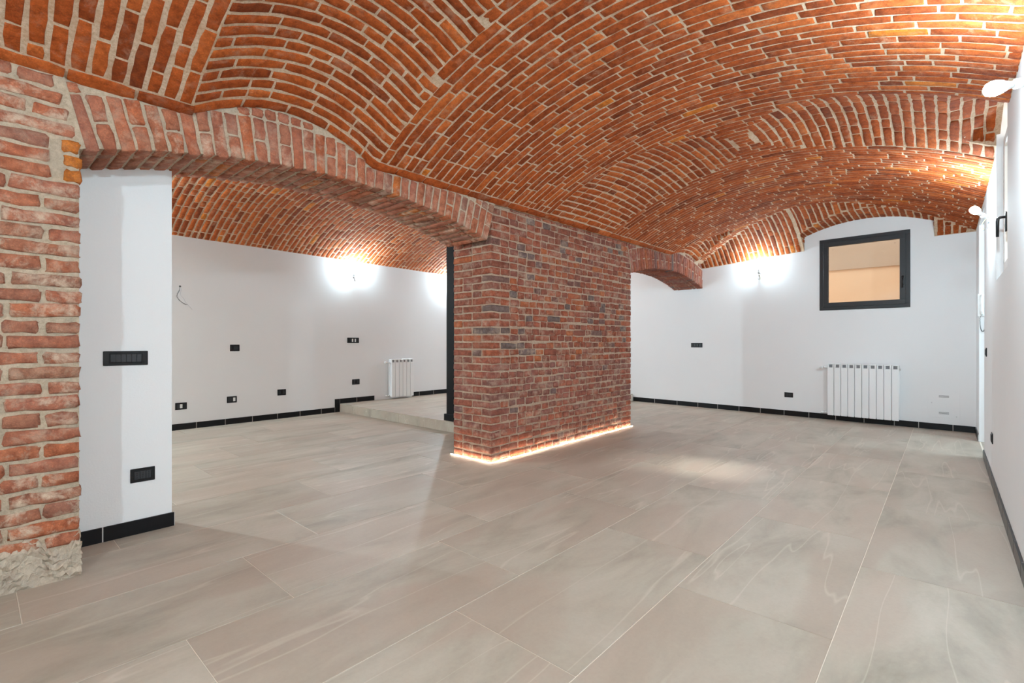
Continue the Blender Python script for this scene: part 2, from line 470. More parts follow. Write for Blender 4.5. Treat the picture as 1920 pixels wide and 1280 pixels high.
rng = random.Random(7)
PITCH = 0.0722
def vault_map(fn, swap):
    def make(ac, bc):
        n = normal_of(fn, ac, bc)
        return n
    return make
def brick_on(fn, x0, x1, y0, y1, long_axis, proud, jit=0.0032):
    n = normal_of(fn, (x0 + x1) / 2, (y0 + y1) / 2)
    if long_axis == 'y':
        # a runs along y (decreasing), b along x
        def mp(a, b, h):
            z = fn(b, a); return (b + n.x * h, a + n.y * h, z + n.z * h)
        return plate_brick(mp, y0, y1, x0, x1, proud, rng, jit)
    def mp(a, b, h):
        z = fn(a, b); return (a + n.x * h, b + n.y * h, z + n.z * h)
    return plate_brick(mp, x0, x1, y0, y1, proud, rng, jit)
def tint_v():
    t = rng.random()
    if t > 0.985: return (1.0, rng.random(), 0.5)
    return (min(0.93, max(0, rng.gauss(0.5, 0.24))), rng.random(), rng.random())
vb = []
LEDGE = 0.068
# springer course along the arcade
x = -1.0
while x < 7.35:
    L = rng.uniform(0.235, 0.275)
    if not (0.86 < x + L / 2 < 1.90):
        vb.append((*brick_on(zc, x, x + L - 0.011, y_of_s(LEDGE - 0.004), y_of_s(0.002), 'x', 0.006), tint_v()))
    x += L
# bands: courses across the room
i = 0
x = -1.0
while x < 8.2:
    g = rng.uniform(0.016, 0.022) if x < 0.85 else rng.uniform(0.008, 0.014)
    x0, x1 = x + g / 2, x + PITCH - g / 2; xm = (x0 + x1) / 2
    s = LEDGE + 0.006 - rng.choice((0.0, 0.06, 0.125, 0.19))
    while s < VS - 0.01:
        L = rng.choice((0.25, 0.25, 0.25, 0.245, 0.255, 0.12)) + 0.011
        s0 = max(s, LEDGE + 0.006); s1 = min(s + L - 0.012, VS - 0.006)
        if s1 - s0 > 0.035:
            pts = [s0 + (s1 - s0) * k / 24 for k in range(25)]
            ok = [region(xm, y_of_s(p)) == 'band' and not (abs(xm - 4.55) < 0.44 and y_of_s(p) < 0.1) for p in pts]
            if any(ok):
                a = ok.index(True); b_ = len(ok) - 1 - ok[::-1].index(True)
                q0, q1 = pts[a], pts[b_]
                if q1 - q0 > 0.04:
                    vb.append((*brick_on(zc, x0, x1, y_of_s(q1), y_of_s(q0), 'y', rng.uniform(0.0012, 0.003)), tint_v()))
        s += L
    x += PITCH
# lunettes: courses along the room
for li, l in enumerate(LUN):
    s = (LEDGE + 0.006 if l[3] == 0 else 0.004)
    while s < LTIP * 1.2:
        g = rng.uniform(0.012, 0.019)
        sa, sb = (s + g / 2, s + PITCH - g / 2) if l[2] > 0 else (VS - s - PITCH + g / 2, VS - s - g / 2)
        ya, yb = y_of_s(sb), y_of_s(sa); ym = (ya + yb) / 2
        w = lun_w(l, ym)
        s += PITCH
        if w < 0.05: continue
        # the rows run up to the neighbouring cross courses
        xl = -1.0 + (math.floor((l[0] - w + 1.0 - PITCH / 2) / PITCH) + 1) * PITCH + 0.003
        xr = -1.0 + math.ceil((l[0] + w + 1.0 - PITCH / 2) / PITCH) * PITCH - 0.003
        x = xl - rng.choice((0, 0.07, 0.125, 0.18))
        while x < xr:
            L = rng.choice((0.25, 0.25, 0.245, 0.12)) + 0.011
            x0, x1 = max(x, xl), min(x + L - 0.012, xr)
            x += L
            if x1 - x0 < 0.05 and x0 <= xl + 1e-6: x = x0; continue
            if xr - x1 < 0.06: x1 = xr; x = xr + 1
            if x1 - x0 < 0.03: continue
            vb.append((*brick_on(zc, x0, x1, ya, yb, 'x', rng.uniform(0.0012, 0.003)), tint_v()))
# end cap: courses running down to the far wall
y = YR + 0.004
while y < YL - 0.04:
    g = rng.uniform(0.014, 0.020)
    y0, y1 = y + g / 2, y + PITCH - g / 2; ym = (y0 + y1) / 2
    for lim in (WL[0], WL[1]):
        if y0 < lim < y1:
            if lim - y0 > y1 - lim: y1 = lim - 0.004
            else: y0 = lim + 0.004
    y += PITCH
    if y1 - y0 < 0.02: continue
    ym = (y0 + y1) / 2
    x = XF(ym) - 0.004 + rng.choice((0, 0.06, 0.125, 0.19))
    while x > 6.6:
        L = rng.choice((0.25, 0.25, 0.245, 0.12)) + 0.011
        xa, xb = x - L + 0.012, min(x, XF(ym) - 0.006)
        x -= L * 0.93
        if xb - xa < 0.04: continue
        pts = [xa + (xb - xa) * k / 20 for k in range(21)]
        for want in ('end', 'win'):
            ok = [region(p, ym) == want for p in pts]
            if any(ok):
                q0, q1 = pts[ok.index(True)], pts[20 - ok[::-1].index(True)]
                if q1 - q0 > 0.04:
                    vb.append((*brick_on(zc, q0, q1, y0, y1, 'x', rng.uniform(0.0012, 0.003)), tint_v()))
# cheeks beside the window lunette
for yy, sg in ((WL[1], -1), (WL[0], 1)):
    for r_ in range(4):
        zz = 2.47 + 0.058 * r_
        for k in range(4):
            xq = XF(yy) - 0.01 - 0.13 * k
            if zend(xq - 0.06, yy) < zz - 0.01:
                def mp(a, b, h, yy=yy, sg=sg): return (a, yy + sg * h, b)
                vb.append((*plate_brick(mp, xq - 0.12, xq, zz, zz + 0.046, 0.005, rng), tint_v()))
print('vault bricks', place_bricks(vb, ceiling, 'brick_vault', 300))

# ------------------------------------------------------------------ vault of the second room
B0, B1 = YARC1, YB
BA = (B1 - B0) / 2; BM = (B0 + B1) / 2; BRISE = 0.50
BR = (BA * BA + BRISE * BRISE) / (2 * BRISE); BPHI = math.asin(BA / BR); BS = 2 * BPHI * BR
def zc2(x, y): return 2.475 - 0.009 * x + math.sqrt(max(BR * BR - (y - BM) ** 2, 0)) - (BR - BRISE)
def y2_of_s(s): return BM + BR * math.sin(BPHI - s / BR)    # s = 0 at the back wall
ys2 = [y2_of_s(BS * i / 60) for i in range(60, -1, -1)]; ys2[0] = B0 - 0.02; ys2[-1] = B1 + 0.02
ceiling2 = shell('ceiling_rear', lambda x, y: zc2(x, y) + 0.001, frange(XN, 8.58, 0.1), ys2, 0.12, 'mortar_vault')
tag(ceiling2, 'brick barrel vault over the second room seen through the wide arch', kind='structure')
ARC_L = (0.36, 3.12, 2.03, 0.205)
ARC_R = (5.86, XF(3.1) + 0.02, 2.03, 0.175)
def arc_z(A, x):
    a = (A[1] - A[0]) / 2; m_ = (A[0] + A[1]) / 2; R = (a * a + A[3] ** 2) / (2 * A[3])
    return A[2] + math.sqrt(max(R * R - (x - m_) ** 2, 0)) - (R - A[3])
def seen_through_left(c):
    t = 3.1 / c[1]; x_, z_ = c[0] * t, CAM_H + (c[2] - CAM_H) * t
    if not (0.37 < x_ < 3.11 and z_ < arc_z(ARC_L, x_)): return False
    t = 3.6 / c[1]; x_, z_ = c[0] * t, CAM_H + (c[2] - CAM_H) * t
    return 0.82 < x_ < 3.11 and z_ < arc_z(ARC_L, x_)
vb = []
x = 0.3
while x < 8.4:
    g = rng.uniform(0.014, 0.020); x0, x1 = x + g / 2, x + PITCH - g / 2
    s = 0.004 - rng.choice((0.0, 0.06, 0.125, 0.19))
    while s < BS - 0.01:
        L = rng.choice((0.25, 0.25, 0.25, 0.245, 0.12)) + 0.011
        s0, s1 = max(s, 0.004), min(s + L - 0.012, BS - 0.006); s += L
        if s1 - s0 > 0.04 and x1 < XF(y2_of_s((s0 + s1) / 2)):
            vb.append((*brick_on(zc2, x0, x1, y2_of_s(s1), y2_of_s(s0), 'y', rng.uniform(0.0012, 0.003)), tint_v()))
    x += PITCH
print('rear vault bricks', place_bricks(vb, ceiling2, 'brick_vault', 300, seen_through_left))

# ------------------------------------------------------------------ brick pillar
def lin(a, b, t): return a + (b - a) * t
def xyz_block(x0, x1, y0, y1, z0, z1, axis='x', **kw):
    if axis == 'x':
        def mp(u, v, w): return (lin(x0, x1, u), lin(y0, y1, v), lin(z0, z1, w))
        return block_brick(mp, rng, dims=(x1 - x0, y1 - y0, z1 - z0), **kw)
    def mp(u, v, w): return (lin(x1, x0, v), lin(y0, y1, u), lin(z0, z1, w))
    return block_brick(mp, rng, dims=(y1 - y0, x1 - x0, z1 - z0), **kw)
ROW = 0.0695
RC = 0.004   # mortar lies this far behind the brick faces
zt = 2.42
mb = MB()
mb.box(PIL_X0 + RC, PIL_X1 - RC, PIL_Y0 + RC, PIL_Y1 - RC, 0, zt)
pillar = mb.build('brick_pillar', 'mortar_wall')
tag(pillar, 'rough exposed brick pillar standing mid-room with lit strips at its foot', kind='structure')
pb = []
r_ = 0; z = 0.008
def tint_w(z):
    if z < 0.9: return (rng.uniform(0.03, 0.9), 0.55 + 0.45 * rng.random(), 0.35 + 0.65 * rng.random() if z > 0.18 else 0.2)
    return (rng.random() if rng.random() > 0.015 else 0.0, rng.random() ** .6, rng.random() ** 2 * 0.7)
while z < 2.43:
    zh = 0.0565
    ztop_here = lambda x: zspring_left(x) - 0.004
    # left face (towards the wide arch) and the two corners
    corner_long = r_ % 2 == 0
    Lf = 0.25 if corner_long else 0.12      # length of the corner brick along the front face
    Ld = 0.12 if corner_long else 0.25      # and along the side face
    z1 = z + zh
    if z1 < zspring_left(3.2) + 0.02:
        jo = lambda: rng.uniform(-0.005, 0.0)
        pb.append((*xyz_block(PIL_X0 + jo(), PIL_X0 + Lf, PIL_Y0 + jo(), PIL_Y0 + Ld, z, z1, 'x' if corner_long else 'y', ch=0.006, jit=0.004), tint_w(z)))
        y = PIL_Y0 + Ld + 0.012
        while y < PIL_Y1 - 0.03:
            L = 0.25 if rng.random() < 0.65 else 0.12
            y1 = min(y + L, PIL_Y1 + jo())
            if PIL_Y1 - y1 < 0.06: y1 = PIL_Y1
            pb.append((*xyz_block(PIL_X0 + jo(), PIL_X0 + 0.1, y, y1, z + jo() * .6, z1 + jo() * .6, 'y', ch=0.006, jit=0.004), tint_w(z)))
            y = y1 + 0.012
    Lr = 0.12 if corner_long else 0.25
    xe = PIL_X1 - Lr
    if z1 < zspring_left(5.8) + 0.02:
        pb.append((*xyz_block(xe, PIL_X1 + rng.uniform(-0.004, 0.004), PIL_Y0 + rng.uniform(-0.006, -0.001), PIL_Y0 + (0.25 if corner_long else 0.12), z, z1, 'x', ch=0.006, jit=0.004), tint_w(z)))
    x = PIL_X0 + Lf + 0.012
    wob = rng.uniform(0, 6)
    while x < xe - 0.03:
        L = rng.uniform(0.2, 0.25) if rng.random() < 0.12 else rng.uniform(0.092, 0.13)
        x1 = min(x + L, xe - 0.011)
        if xe - 0.011 - x1 < 0.05: x1 = xe - 0.011
        dz = 0.005 * math.sin(x * 2.5 + wob) + rng.uniform(-0.0035, 0.0035)
        zq = min(z1 + dz + rng.uniform(-0.003, 0.003), zspring_left(x) + 0.012)
        if zq - z - dz > 0.02:
            pb.append((*xyz_block(x, x1, PIL_Y0 + rng.uniform(-0.006, -0.001), PIL_Y0 + 0.09, z + dz, zq, 'x', ch=0.007, jit=0.0055, segs=2 if L > .2 else 1), tint_w(z)))
        x = x1 + rng.uniform(0.009, 0.015)
    z += ROW; r_ += 1
print('pillar bricks', place_bricks(pb, pillar, 'brick_wall', 300))

# ------------------------------------------------------------------ left pier
mb = MB()
mb.poly_extrude([(XN, 0), (PIER_X - RC, 0), (PIER_X - RC, 2.03), (PIER_X + 0.02, 2.04), (PIER_X - 0.06, 2.37), (PIER_X - .06, ZTOP), (XN, ZTOP)], PIER_Y + RC + .002, YARC1, 'xz')
pier = recalc(mb.build('brick_pier', 'mortar_pier'))
tag(pier, 'weathered brick pier with crumbled foot at the left edge of the wide arch', kind='structure')
pb = []
r_ = 0; z = 0.155
ROWP = 0.0712
def pier_edge(zm): return PIER_X - max(0, zm - 2.03) * 0.30
while z < 2.33:
    zh = rng.uniform(0.052, 0.058); e = pier_edge(z + zh / 2)
    L0 = (0.12, 0.25)[r_ % 2] * rng.uniform(0.92, 1.05)
    if 1.83 < z < 2.03: L0 = 0.06
    orange = 1.83 < z < 2.03
    x1 = e + rng.uniform(-0.006, 0.004)
    first = True
    while x1 > -0.9:
        L = L0 if first else rng.choice((0.25, 0.25, 0.12, 0.24)) * rng.uniform(0.95, 1.04)
        x0 = x1 - L
        tn = (1.0, 0.1, .5) if (first and orange) else (min(0.82, max(0, rng.gauss(0.42, 0.24))), rng.random(), rng.random())
        if z < 0.45: tn = (tn[0], 1.0, tn[2])
        dz = rng.uniform(-0.003, 0.003)
        pb.append((*xyz_block(x0, x1, PIER_Y + rng.uniform(-0.006, 0.0), PIER_Y + 0.11, z + dz, z + zh + dz, 'x', ch=0.006, jit=0.006, segs=4 if L > .2 else 2), tn))
        x1 = x0 - rng.uniform(0.012, 0.022) - (0.03 if first and orange else 0); first = False
    z += ROWP; r_ += 1
print('pier bricks', place_bricks(pb, pier, 'brick_pier', 300))
# crumbled footing: an uneven lump of old mortar at floor level
fx, fz = 110, 18
v = []
rf = random.Random(3)
prev = {}
for j in range(fz + 1):
    for i in range(fx + 1):
        xx = lin(-0.9, PIER_X + 0.004, i / fx); zz = lin(0, 0.21 + 0.03 * math.sin(xx * 17) + 0.02 * math.sin(xx * 41), j / fz)
        n_ = 0.010 * math.sin(xx * 31 + j * 1.7) + 0.008 * math.sin(xx * 71 + 2 * j) + rf.uniform(-0.009, 0.009)
        yy = PIER_Y - 0.008 - n_ * 0.5 + 0.02 * max(0, j / fz - 0.75) * 4 + (0.01 if j == fz else 0)
        v.append((xx + (rf.uniform(-0.008, 0.004) if i == fx else 0), yy, zz + (rf.uniform(-0.012, 0.012) if 0 < j else 0)))
f = [(j * (fx + 1) + i, j * (fx + 1) + i + 1, (j + 1) * (fx + 1) + i + 1, (j + 1) * (fx + 1) + i) for j in range(fz) for i in range(fx)]
n0 = len(v)
for j in range(fz + 1): v.append((PIER_X - 0.01, PIER_Y + 0.2, lin(0, 0.158, j / fz)))
f += [(j * (fx + 1) + fx, n0 + j, n0 + j + 1, (j + 1) * (fx + 1) + fx) for j in range(fz)]
for i in range(fx + 1): v.append((lin(-0.9, PIER_X + 0.004, i / fx), PIER_Y + 0.03, 0.165))
n1_ = n0 + fz + 1
f += [(fz * (fx + 1) + i, fz * (fx + 1) + i + 1, n1_ + i + 1, n1_ + i) for i in range(fx)]
mb = MB(); mb.add(v, f); mb.smooth = False
foot = mb.build('footing', 'rubble', pier); foot['label'] = 'crumbled grey mortar footing'

# ------------------------------------------------------------------ arches
def arch(A, x_lo, x_hi, yface, label, nv, mat_b, mat_m, depth=0.25, arc_top=True):
    xm, R = (A[0] + A[1]) / 2, None
    a = (A[1] - A[0]) / 2; R = (a * a + A[3] ** 2) / (2 * A[3]); zcn = A[2] + A[3] - R
    pts = [(A[0], A[2])] + [(lin(A[0], A[1], i / 40), arc_z(A, lin(A[0], A[1], i / 40))) for i in range(1, 40)] + [(A[1], A[2])]
    lo = [(p[0], p[1] + 0.008) for p in pts]
    loop = [(A[0] - 0.1, ZTOP), (A[0] - 0.1, 2.37)] + lo + [(A[1] + 0.1, 2.37), (A[1] + 0.1, ZTOP)]
    mb = MB(); mb.poly_extrude(loop, yface + RC, YARC1 - 0.004, 'xz')
    o = recalc(mb.build('brick_arch', mat_m)); tag(o, label, kind='structure')
    items = []
    th0 = math.asin(a / R)
    for i in range(nv):
        t0 = -th0 + 2 * th0 * i / nv; t1 = -th0 + 2 * th0 * (i + 1) / nv
        dt = (t1 - t0) * 0.5 * rng.uniform(0.16, 0.24); t0 += dt; t1 -= dt
        tm = (t0 + t1) / 2; xq = xm + R * math.sin(tm)
        zi = zcn + R * math.cos(tm)
        top = zc(min(xq, XF(3.1) - .02), YL - 0.004) - 0.008
        room_ = (top - zi) / max(math.cos(tm), 0.2)
        Ltot = min(depth, room_)
        cuts = [(0, Ltot)] if (i % 2 == 0 or Ltot < 0.2) else [(0, Ltot * 0.48), (Ltot * 0.48 + 0.013, Ltot)]
        if room_ - depth > 0.045: cuts.append((depth + 0.012, min(room_, depth + 0.085)))
        tn = tint_a(xq)
        for (h0, h1) in cuts:
            if h1 - h0 < 0.025: continue
            yo = yface + rng.uniform(-0.006, 0.0)
            def mp(u, v_, w, t0=t0, t1=t1, h0=h0, h1=h1, yo=yo):
                t = lin(t0, t1, w); rr = R + lin(h0, h1, u)
                return (xm + rr * math.sin(t), lin(yo, yo + 0.1, v_), zcn + rr * math.cos(t))
            items.append((*block_brick(mp, rng, ch=0.005, jit=0.005, dims=(h1 - h0, 0.1, R * (t1 - t0)), segs=3), tint_a(xq)))
        # soffit bricks behind the face row
        y = yface + 0.112 + (0.06 if i % 2 else 0)
        if i % 2: 
            def mps(u, v_, w, t0=t0, t1=t1):
                t = lin(t0, t1, w); return (xm + (R + lin(0, 0.1, v_)) * math.sin(t), lin(yface + 0.11, yface + 0.165, u), zcn + (R + lin(0, 0.1, v_)) * math.cos(t))
            items.append((*block_brick(mps, rng, ch=0.007, jit=0.004, dims=(0.055, 0.1, R * (t1 - t0)), segs=1), tint_a(xq)))
            y = yface + 0.178
        while y < YARC1 - 0.05:
            ye = min(y + 0.25, YARC1)
            jz = rng.uniform(-0.005, 0.003)
            def mps(u, v_, w, t0=t0, t1=t1, y=y, ye=ye, jz=jz):
                t = lin(t0, t1, w); return (xm + (R + jz + lin(0, 0.1, v_)) * math.sin(t), lin(y, ye, u), zcn + (R + jz + lin(0, 0.1, v_)) * math.cos(t))
            items.append((*block_brick(mps, rng, ch=0.007, jit=0.004, dims=(ye - y, 0.1, R * (t1 - t0)), segs=2), tint_a(xq)))
            y = ye + 0.012
    print('arch bricks', place_bricks(items, o, mat_b, 300))
    return o
def tint_a(x): return (min(0.84, max(0, rng.gauss(0.5, 0.25))) if rng.random() > 0.05 else 0.95, rng.random() * 0.8, rng.random())
arch(ARC_L, PIER_X - 0.12, 3.30, 3.095, 'wide low brick arch between the left pier and the brick pillar', 38, 'brick_pier', 'mortar_pier', 0.255)
arch(ARC_R, 5.78, XF(3.1) + 0.1, 3.115, 'small brick arch between the pillar and the far white wall', 36, 'brick_wall', 'mortar_wall', 0.30)
mb = MB(); mb.box(3.28, 5.80, 3.14, YARC1 - 0.004, 2.40, ZTOP)
tag(mb.build('wall_spandrel', 'mortar_wall'), 'masonry above the brick pillar, behind the vault springing', kind='structure')

# ------------------------------------------------------------------ floor
mb = MB(); mb.box(XN, 8.75, -2.75, YB + 0.1, -0.12, -0.0022)
floor = mb.build('floor', 'grout'); tag(floor, 'large greige stone-look floor tiles laid in third bond', kind='structure')
TP, TL = 0.5975, 1.203
cache = {}
def tile_mesh(w, d, h=0.010):
    k = (round(w, 3), round(d, 3), h)
    if k not in cache:
        b_ = MB(); b_.box(-w / 2, w / 2, -d / 2, d / 2, -h, 0, 0.0012)
        ob = b_.build('tile', 'tile'); cache[k] = ob.data; bpy.data.objects.remove(ob)
    return cache[k]
def put_tile(x0, x1, y0, y1, z, parent, g=0.0014):
    o = bpy.data.objects.new('tile', tile_mesh(x1 - x0 - 2 * g, y1 - y0 - 2 * g)); COL.objects.link(o)
    o.location = ((x0 + x1) / 2, (y0 + y1) / 2, z); o.parent = parent; return o
def lay(parent, X0, X1, Y0, Y1, z, skip=None, anchor=-0.2805):
    k = math.floor((Y0 - anchor) / TP)
    while anchor + k * TP < Y1 - 0.01:
        ya, yb = max(Y0, anchor + k * TP), min(Y1, anchor + (k + 1) * TP)
        off = (0.536 + 0.401 * k) % TL
        j = math.floor((X0 - off) / TL)
        while off + j * TL < X1 - 0.01:
            xa, xb = max(X0, off + j * TL), min(X1, off + (j + 1) * TL)
            if xb - xa > 0.02 and yb - ya > 0.02 and not (skip and skip(xa, xb, ya, yb)):
                put_tile(xa, xb, ya, yb, z, parent)
            j += 1
        k += 1
def sk(xa, xb, ya, yb): return (ya > 4.9 and xa > 4.3)
lay(floor, -1.0, 8.62, -0.275, YB - 0.002, 0.0, sk)
lay(floor, 5.9, 8.4, -2.2, -0.285, 0.0)
# raised floor
mb = MB(); mb.box(PLAT_X + 0.012, 8.56, PLAT_Y + 0.012, YB, 0.0, PLAT_Z - 0.0122)
plat = mb.build('floor_raised', 'grout'); tag(plat, 'low tiled platform one step up beside the radiator', kind='structure')
lay(plat, PLAT_X, 8.5, PLAT_Y, YB - 0.002, PLAT_Z)
y = PLAT_Y
k = 0
while y < YB - 0.01:
    y1 = min(y + 1.2, YB - 0.002)
    b_ = MB(); b_.box(0, 0.011, -(y1 - y) / 2 + .0015, (y1 - y) / 2 - .0015, 0.001, PLAT_Z - 0.0105, 0.001)
    o = b_.build('riser_tile', 'tile', plat); o.location = (PLAT_X + 0.001, (y + y1) / 2, 0); y = y1

# ------------------------------------------------------------------ plaster walls
def wall(name, boxes, label, material='plaster'):
    mb = MB()
    for b_ in boxes: mb.box(*b_)
    return tag(mb.build(name, material), label, kind='structure')
TW = 0.30
x0, x1, z0, z1 = WIN2
wall('wall_right', [(XN, x0, YR - TW, YR, 0, ZTOP), (x0, x1, YR - TW, YR, 0, z0), (x0, x1, YR - TW, YR, 2.95, ZTOP), (x1, DOOR[0], YR - TW, YR, 0, ZTOP),
                    (DOOR[0], DOOR[1], YR - TW, YR, DOOR[2], ZTOP), (DOOR[1], 8.6, YR - TW, YR, 0, ZTOP)],
     'long white plaster wall on the right with doorway and window recess')
# far wall (slightly out of square), with the window opening
mb = MB()
def far_piece(ya, yb, za, zb_):
    v = [(XF(ya) + d, ya, z) for d in (0, 0.3) for z in (za, zb_)] + [(XF(yb) + d, yb, z) for d in (0, 0.3) for z in (za, zb_)]
    mb.add(v, [(0, 1, 3, 2), (4, 6, 7, 5), (0, 4, 5, 1), (2, 3, 7, 6), (0, 2, 6, 4), (1, 5, 7, 3)])
wy0, wy1, wz0, wz1 = WIN1
far_piece(-0.6, wy0, 0, ZTOP); far_piece(wy1, YB + 0.3, 0, ZTOP); far_piece(wy0, wy1, 0, wz0); far_piece(wy0, wy1, wz1, ZTOP)
tag(recalc(mb.build('wall_far', 'plaster')), 'white plaster end wall holding the black-framed window', kind='structure')
wall('wall_back', [(XN - 0.3, 8.8, YB, YB + 0.3, 0, ZTOP)], 'white plaster wall at the back of the second room')
wall('wall_near', [(XN - 0.3, XN, -0.6, YB + 0.3, 0, ZTOP)], 'white plaster wall behind the viewer')
wall('wall_partition', [(XN, 0.812, 3.49, YARC1 + 0.002, 0, 2.6)], 'white plastered partition just behind the left brick pier')
wall('wall_lobby', [(5.6, 8.6, -2.75, -2.6, 0, 2.8), (5.6, 5.75, -2.6, YR - TW, 0, 2.8), (8.4, 8.6, -2.6, YR - TW, 0, 2.8), (5.6, 8.6, -2.75, YR - TW, 2.6, 2.8)],
     'white lobby beyond the doorway in the right wall')

# ------------------------------------------------------------------ skirting boards of black tiles
def skirting(name, label, p0, p1, joints, h=0.078, z=0.0, t=0.011, mitre=None):
    """p0 -> p1 along the wall, out of the wall to the left of the direction p0 -> p1"""
    p0, p1 = Vector((*p0, 0)), Vector((*p1, 0)); L = (p1 - p0).length
    rz = math.atan2(p1.y - p0.y, p1.x - p0.x)
    mb = MB(); mb.box(0, L, 0.0005, t - 0.0015, 0.0005, h - 0.001)
    o = mb.build(name, 'grout_grey'); o.location = (p0.x, p0.y, z); o.rotation_euler = (0, 0, rz)
    tag(o, label, kind='structure')
    cuts = [0.0] + [j for j in joints if 0.02 < j < L - 0.02] + [L]
    for a_, b_ in zip(cuts, cuts[1:]):
        w = b_ - a_ - 0.006; m_ = MB(); m_.box(-w / 2, w / 2, 0, t, 0, h, 0.0015)
        q = m_.build('tile', 'black_tile', o); q.location = ((a_ + b_) / 2, 0, 0)
    return o
# walking with the wall on the right-hand side
fy = [4.491, 3.994, 3.562, 3.186, 2.851, 2.508, 2.186, 1.848, 1.517, 1.183, 0.85, 0.52, 0.27, -0.06]
skirting('baseboard_far', 'black tile skirting along the far window wall', (XF(YR), YR), (XF(PLAT_Y - .01), PLAT_Y - .01), sorted([(y - YR) * 1.001 for y in fy]))
skirting('baseboard_back', 'black tile skirting at floor level along the back wall', (PLAT_X - 0.085, YB), (-1.0, YB), [PLAT_X - 0.085 - x for x in (3.639, 3.305, 2.977, 2.635, 2.291, 1.954, 1.62, 1.285, 0.95, 0.6)])
mb = MB(); mb.box(PLAT_X - 0.085, PLAT_X - 0.002, YB - 0.011, YB, 0, PLAT_Z + 0.078, 0.0015)
o = tag(mb.build('baseboard_riser', 'black_tile'), 'short upright black skirting tile at the end of the step', kind='structure')
skirting('baseboard_platform', 'black tile skirting on the step left of the small radiator', (4.58, YB), (PLAT_X - 0.001, YB), [0.33], z=PLAT_Z)
skirting('baseboard_raised', 'black tile skirting right of the small radiator on the platform', (8.5, YB), (5.36, YB), [0.3 + 0.335 * i for i in range(9)], z=PLAT_Z)
skirting('baseboard_partition', 'black tile skirting at the foot of the white partition', (0.825, 3.49), (PIER_X, 3.49), [0.337], h=0.082)
skirting('baseboard_right', 'black tile skirting along the right wall up to the doorway', (-1.0, YR), (DOOR[0], YR), [0.33 * i for i in range(1, 23)])
skirting('baseboard_corner', 'short black tile skirting between doorway and far corner', (DOOR[1], YR), (XF(YR) - .012, YR), [0.33])

# ------------------------------------------------------------------ windows and light wells
def window(name, label, W, H, loc, rz, hinge_handle_x, fm='frame'):
    """local x along the wall, +y into the room, origin at the lower centre of the wall face"""
    root = empty(name, loc, rz); tag(root, label, kind='structure')
    fw = 0.058; d0, d1 = -0.045, 0.012
    for nm, bx in (('frame_rail', (-W/2, W/2, d0, d1, 0, fw)), ('frame_rail', (-W/2, W/2, d0, d1, H - fw, H)),
                   ('frame_stile', (-W/2, -W/2 + fw, d0, d1, fw, H - fw)), ('frame_stile', (W/2 - fw, W/2, d0, d1, fw, H - fw))):
        m_ = MB(); m_.box(*bx, 0.002); m_.build(nm, fm, root)
    i = fw - 0.012; sw = 0.062; s0, s1 = -0.03, 0.022
    sash = empty('sash'); sash.parent = root
    for nm, bx in (('sash_rail', (-W/2 + i, W/2 - i, s0, s1, i, i + sw)), ('sash_rail', (-W/2 + i, W/2 - i, s0, s1, H - i - sw, H - i)),
                   ('sash_stile', (-W/2 + i, -W/2 + i + sw, s0, s1, i + sw, H - i - sw)), ('sash_stile', (W/2 - i - sw, W/2 - i, s0, s1, i + sw, H - i - sw))):
        m_ = MB(); m_.box(*bx, 0.002); m_.build(nm, fm, sash)
    g = i + sw - 0.008
    m_ = MB(); m_.box(-W/2 + g, W/2 - g, -0.012, -0.006, g, H - g); m_.build('pane', 'glass', sash)
    for sx in (-1, 1):
        m_ = MB(); m_.lathe([(0.004, 0), (0.004, 0.004)], (sx * (W/2 - g - 0.06), -0.006, H - g - 0.055), (0, 1, 0), 8); m_.build('screw', 'hole', sash)
    hx, hz = hinge_handle_x, H * 0.30
    m_ = MB(); m_.box(hx - 0.014, hx + 0.014, 0.022, 0.032, hz - 0.02, hz + 0.115, 0.004)
    m_.tube([(hx, 0.032, hz + 0.08), (hx, 0.055, hz + 0.08), (hx, 0.066, hz + 0.072), (hx, 0.068, hz + 0.05), (hx, 0.068, hz - 0.05)], [0.009, 0.009, 0.0095, 0.0095, 0.008], 10)
    hd = m_.build('handle', 'black_plastic', root); hd['label'] = 'black lever handle'
    return root
yc = (wy0 + wy1) / 2
window('window_1', 'anthracite-framed window high in the far wall, peach light well behind', wy1 - wy0, wz1 - wz0, (XF(yc) - 0.002, yc, wz0), FAR_ROT, -(wy1 - wy0) / 2 + 0.075)
window('window_2', 'recessed white window with black lever handle in the right wall, seen almost edge-on', WIN2[1] - WIN2[0] - 0.004, WIN2[3] - WIN2[2] - 0.002, ((WIN2[0] + WIN2[1]) / 2, YR - 0.055, WIN2[2] + 0.001), 0.0, 0.10, 'white_plastic')
def well(name, label, boxes):
    mb = MB()
    for b_ in boxes: mb.box(*b_)
    return tag(mb.build(name, 'peach'), label, kind='structure')
well('wall_lightwell', 'peach rendered light well outside the far window',
     [(10.2, 10.35, -1.0, 3.0, 0.9, 3.6), (8.5, 10.35, -1.1, -1.0, 0.9, 3.6), (8.5, 10.35, 3.0, 3.1, 0.9, 3.6), (8.52, 10.35, -1.1, 3.1, 0.8, 0.9)])
mb = MB(); mb.box(10.17, 10.22, -1.0, 3.0, 2.38, 3.6)
tag(mb.build('trim_1', 'beige_band'), 'greyer beige band along the top of the light well wall', kind='structure')
well('wall_areaway', 'peach rendered areaway outside the right window',
     [(3.4, 5.55, -1.5, -1.4, 0.9, 2.5), (3.4, 3.5, -1.4, YR - TW, 0.9, 2.5), (5.45, 5.55, -1.4, YR - TW, 0.9, 2.5), (3.4, 5.55, -1.5, YR - TW, 0.8, 0.9)])

